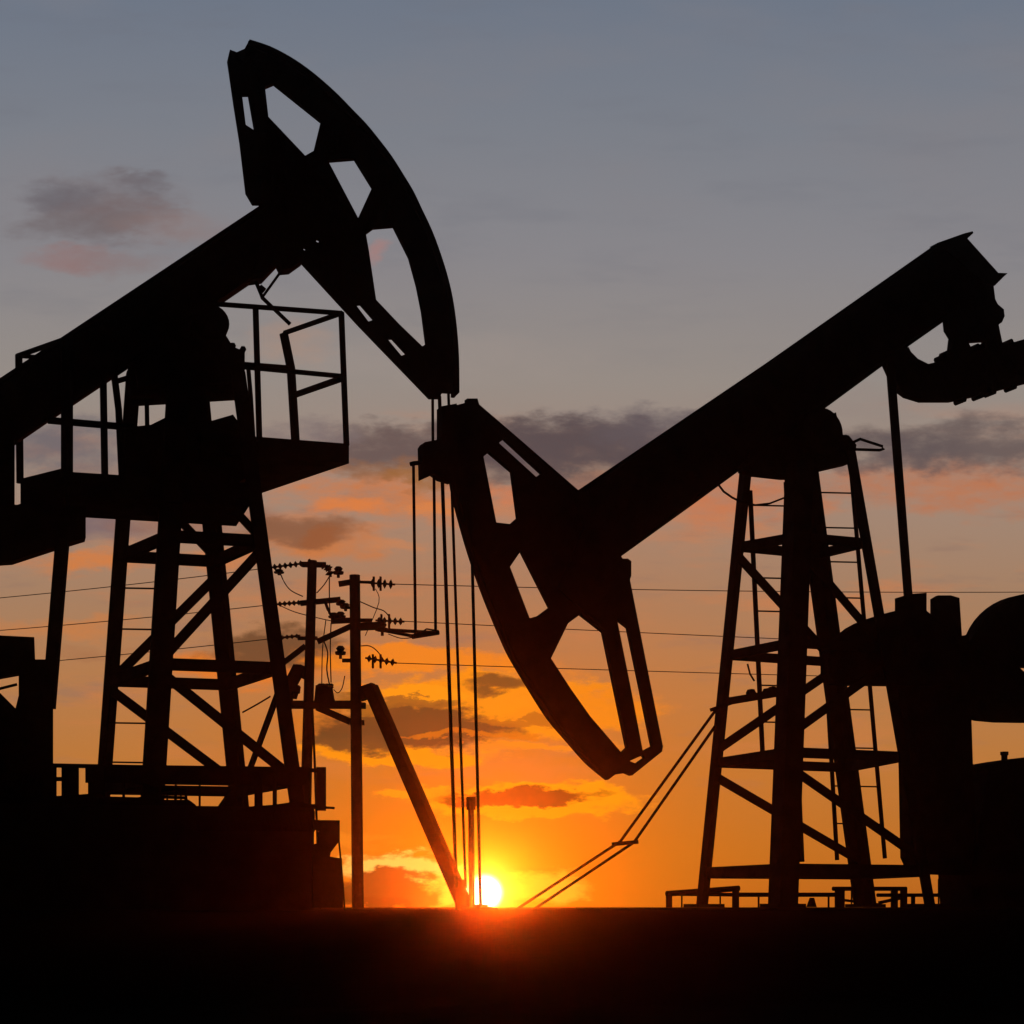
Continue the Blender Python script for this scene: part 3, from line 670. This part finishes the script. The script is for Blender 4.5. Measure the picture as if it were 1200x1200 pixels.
# lower glowing banks
C(300, 778, 120, 24, (226, 120, 34), .9, 1.0, 1.7); C(325, 762, 86, 24, (104, 72, 46), .95, .8, 1.6); C(500, 772, 150, 16, (240, 132, 26), .9, .8, 1.8); C(630, 790, 90, 14, (226, 130, 40), .6, 1.2)
C(580, 826, 170, 36, (246, 142, 16), .96, .6, 2.0); C(700, 832, 90, 26, (238, 134, 24), .85, .8, 1.8); C(470, 886, 130, 13, (250, 146, 14), .95, .6, 1.6); C(380, 850, 60, 26, (206, 114, 30), .8); C(500, 812, 60, 7, (250, 150, 20), .9, .6)
C(490, 850, 124, 24, (92, 62, 30), .97, .6, 1.9); C(430, 868, 70, 15, (96, 66, 32), .95, .7, 1.6); C(588, 803, 38, 11, (112, 72, 30), .95, .8); C(610, 842, 80, 6, (176, 100, 24), .85, .7, 1.6); C(470, 822, 80, 6, (140, 86, 30), .85, .7, 1.6); C(560, 862, 90, 4, (206, 110, 20), .8, .7, 1.6)
C(650, 875, 100, 7, (244, 140, 18), .7, .9, 1.6)
C(620, 940, 130, 19, (252, 150, 14), .95, .5, 1.5); C(602, 935, 108, 8.5, (74, 48, 14), .97, .6, 1.1); C(480, 932, 50, 7, (252, 152, 20), .8, .8, 1.6)
C(462, 1026, 66, 27, (255, 200, 90), .97, .45, 1.5); C(500, 1044, 60, 14, (255, 186, 60), .9, .6, 1.5); C(444, 1044, 74, 25, (70, 48, 12), .97, .45, 1.5); C(640, 1042, 58, 17, (255, 188, 50), .7, .9, 1.5)
C(400, 985, 70, 8, (236, 140, 34), .5, 1.3)
# the sun and its aureole
mix((rr * rr * (-1 / 40.0 ** 2)).exp() * .5, lin(255, 150, 10))
mix((rr * rr * (-1 / 23.0 ** 2)).exp() * 1.0, (1.2, .8, .22))
mix(1.0 - rr.sstep(11, 25), (3.2, 3.0, 2.3))
# dusk overhead and behind
fwd = dy.sstep(-.1, .85); up = 1.0 - dz.sstep(.5, .9)
fac = (fwd * .985 * up) + .006
mul = N.new('ShaderNodeVectorMath'); mul.operation = 'SCALE'; LK.new(cur, mul.inputs[0]); LK.new(fac.k, mul.inputs[3])
bg = N.new('ShaderNodeBackground'); LK.new(mul.outputs[0], bg.inputs[0]); bg.inputs[1].default_value = 1.0
sky = N.new('ShaderNodeTexSky'); sky.sky_type = 'NISHITA'; sky.sun_disc = False
sky.sun_elevation = math.asin(SUN.z); sky.sun_rotation = math.atan2(SUN.x, SUN.y)
bg2 = N.new('ShaderNodeBackground'); LK.new(sky.outputs[0], bg2.inputs[0]); bg2.inputs[1].default_value = .0015
ad = N.new('ShaderNodeAddShader'); LK.new(bg.outputs[0], ad.inputs[0]); LK.new(bg2.outputs[0], ad.inputs[1])
out = N.new('ShaderNodeOutputWorld'); LK.new(ad.outputs[0], out.inputs[0])
w.cycles.sampling_method = 'MANUAL'; w.cycles.sample_map_resolution = 1024

sl = bpy.data.lights.new('sun', 'SUN'); sl.energy = 2.0; sl.angle = R(.53); sl.color = (1.0, .085, .003)
so = bpy.data.objects.new('sun', sl); COL.objects.link(so); so.location = (0, 60, 30)
so.rotation_euler = SUN.to_track_quat('Z', 'Y').to_euler()

hz = MB().hexa([(x * 200, 23 + y * 70, z) for z in (-1.2, 15) for x, y in ((-1, -1), (1, -1), (1, 1), (-1, 1))])  # added haze box: its forward scatter stands in for lens glare round the sun
hm = bpy.data.materials.new('sun_glow_haze'); hm.use_nodes = True; ht = hm.node_tree
ht.nodes.remove(ht.nodes['Principled BSDF']); pv = ht.nodes.new('ShaderNodeVolumePrincipled')
pv.inputs['Color'].default_value = (.95, .93, .9, 1); pv.inputs['Density'].default_value = 3e-4; pv.inputs['Anisotropy'].default_value = .98
ht.links.new(pv.outputs[0], ht.nodes['Material Output'].inputs['Volume'])
ho = hz.build('haze', hm); ho['kind'] = 'stuff'

# ------------------------------------------------------------------ camera and output
cam = bpy.data.cameras.new('camera'); co = bpy.data.objects.new('camera', cam); COL.objects.link(co)
co.location = (0, 0, ZC); co.rotation_euler = (R(90), 0, 0)
cam.sensor_width = 36; cam.lens = 36 * F / 1200; cam.shift_y = (HY - 600) / 1200; cam.clip_end = 8000
sc.camera = co
for o in bpy.data.objects:
    if '_o' in o: del o['_o']
vs = sc.view_settings; vs.view_transform = 'Standard'; vs.look = 'None'; vs.exposure = 0; vs.gamma = 1; vs.use_curve_mapping = False
sc.render.engine = 'CYCLES'
sc.cycles.use_denoising = True
sc.cycles.max_bounces = 4; sc.cycles.volume_bounces = 0
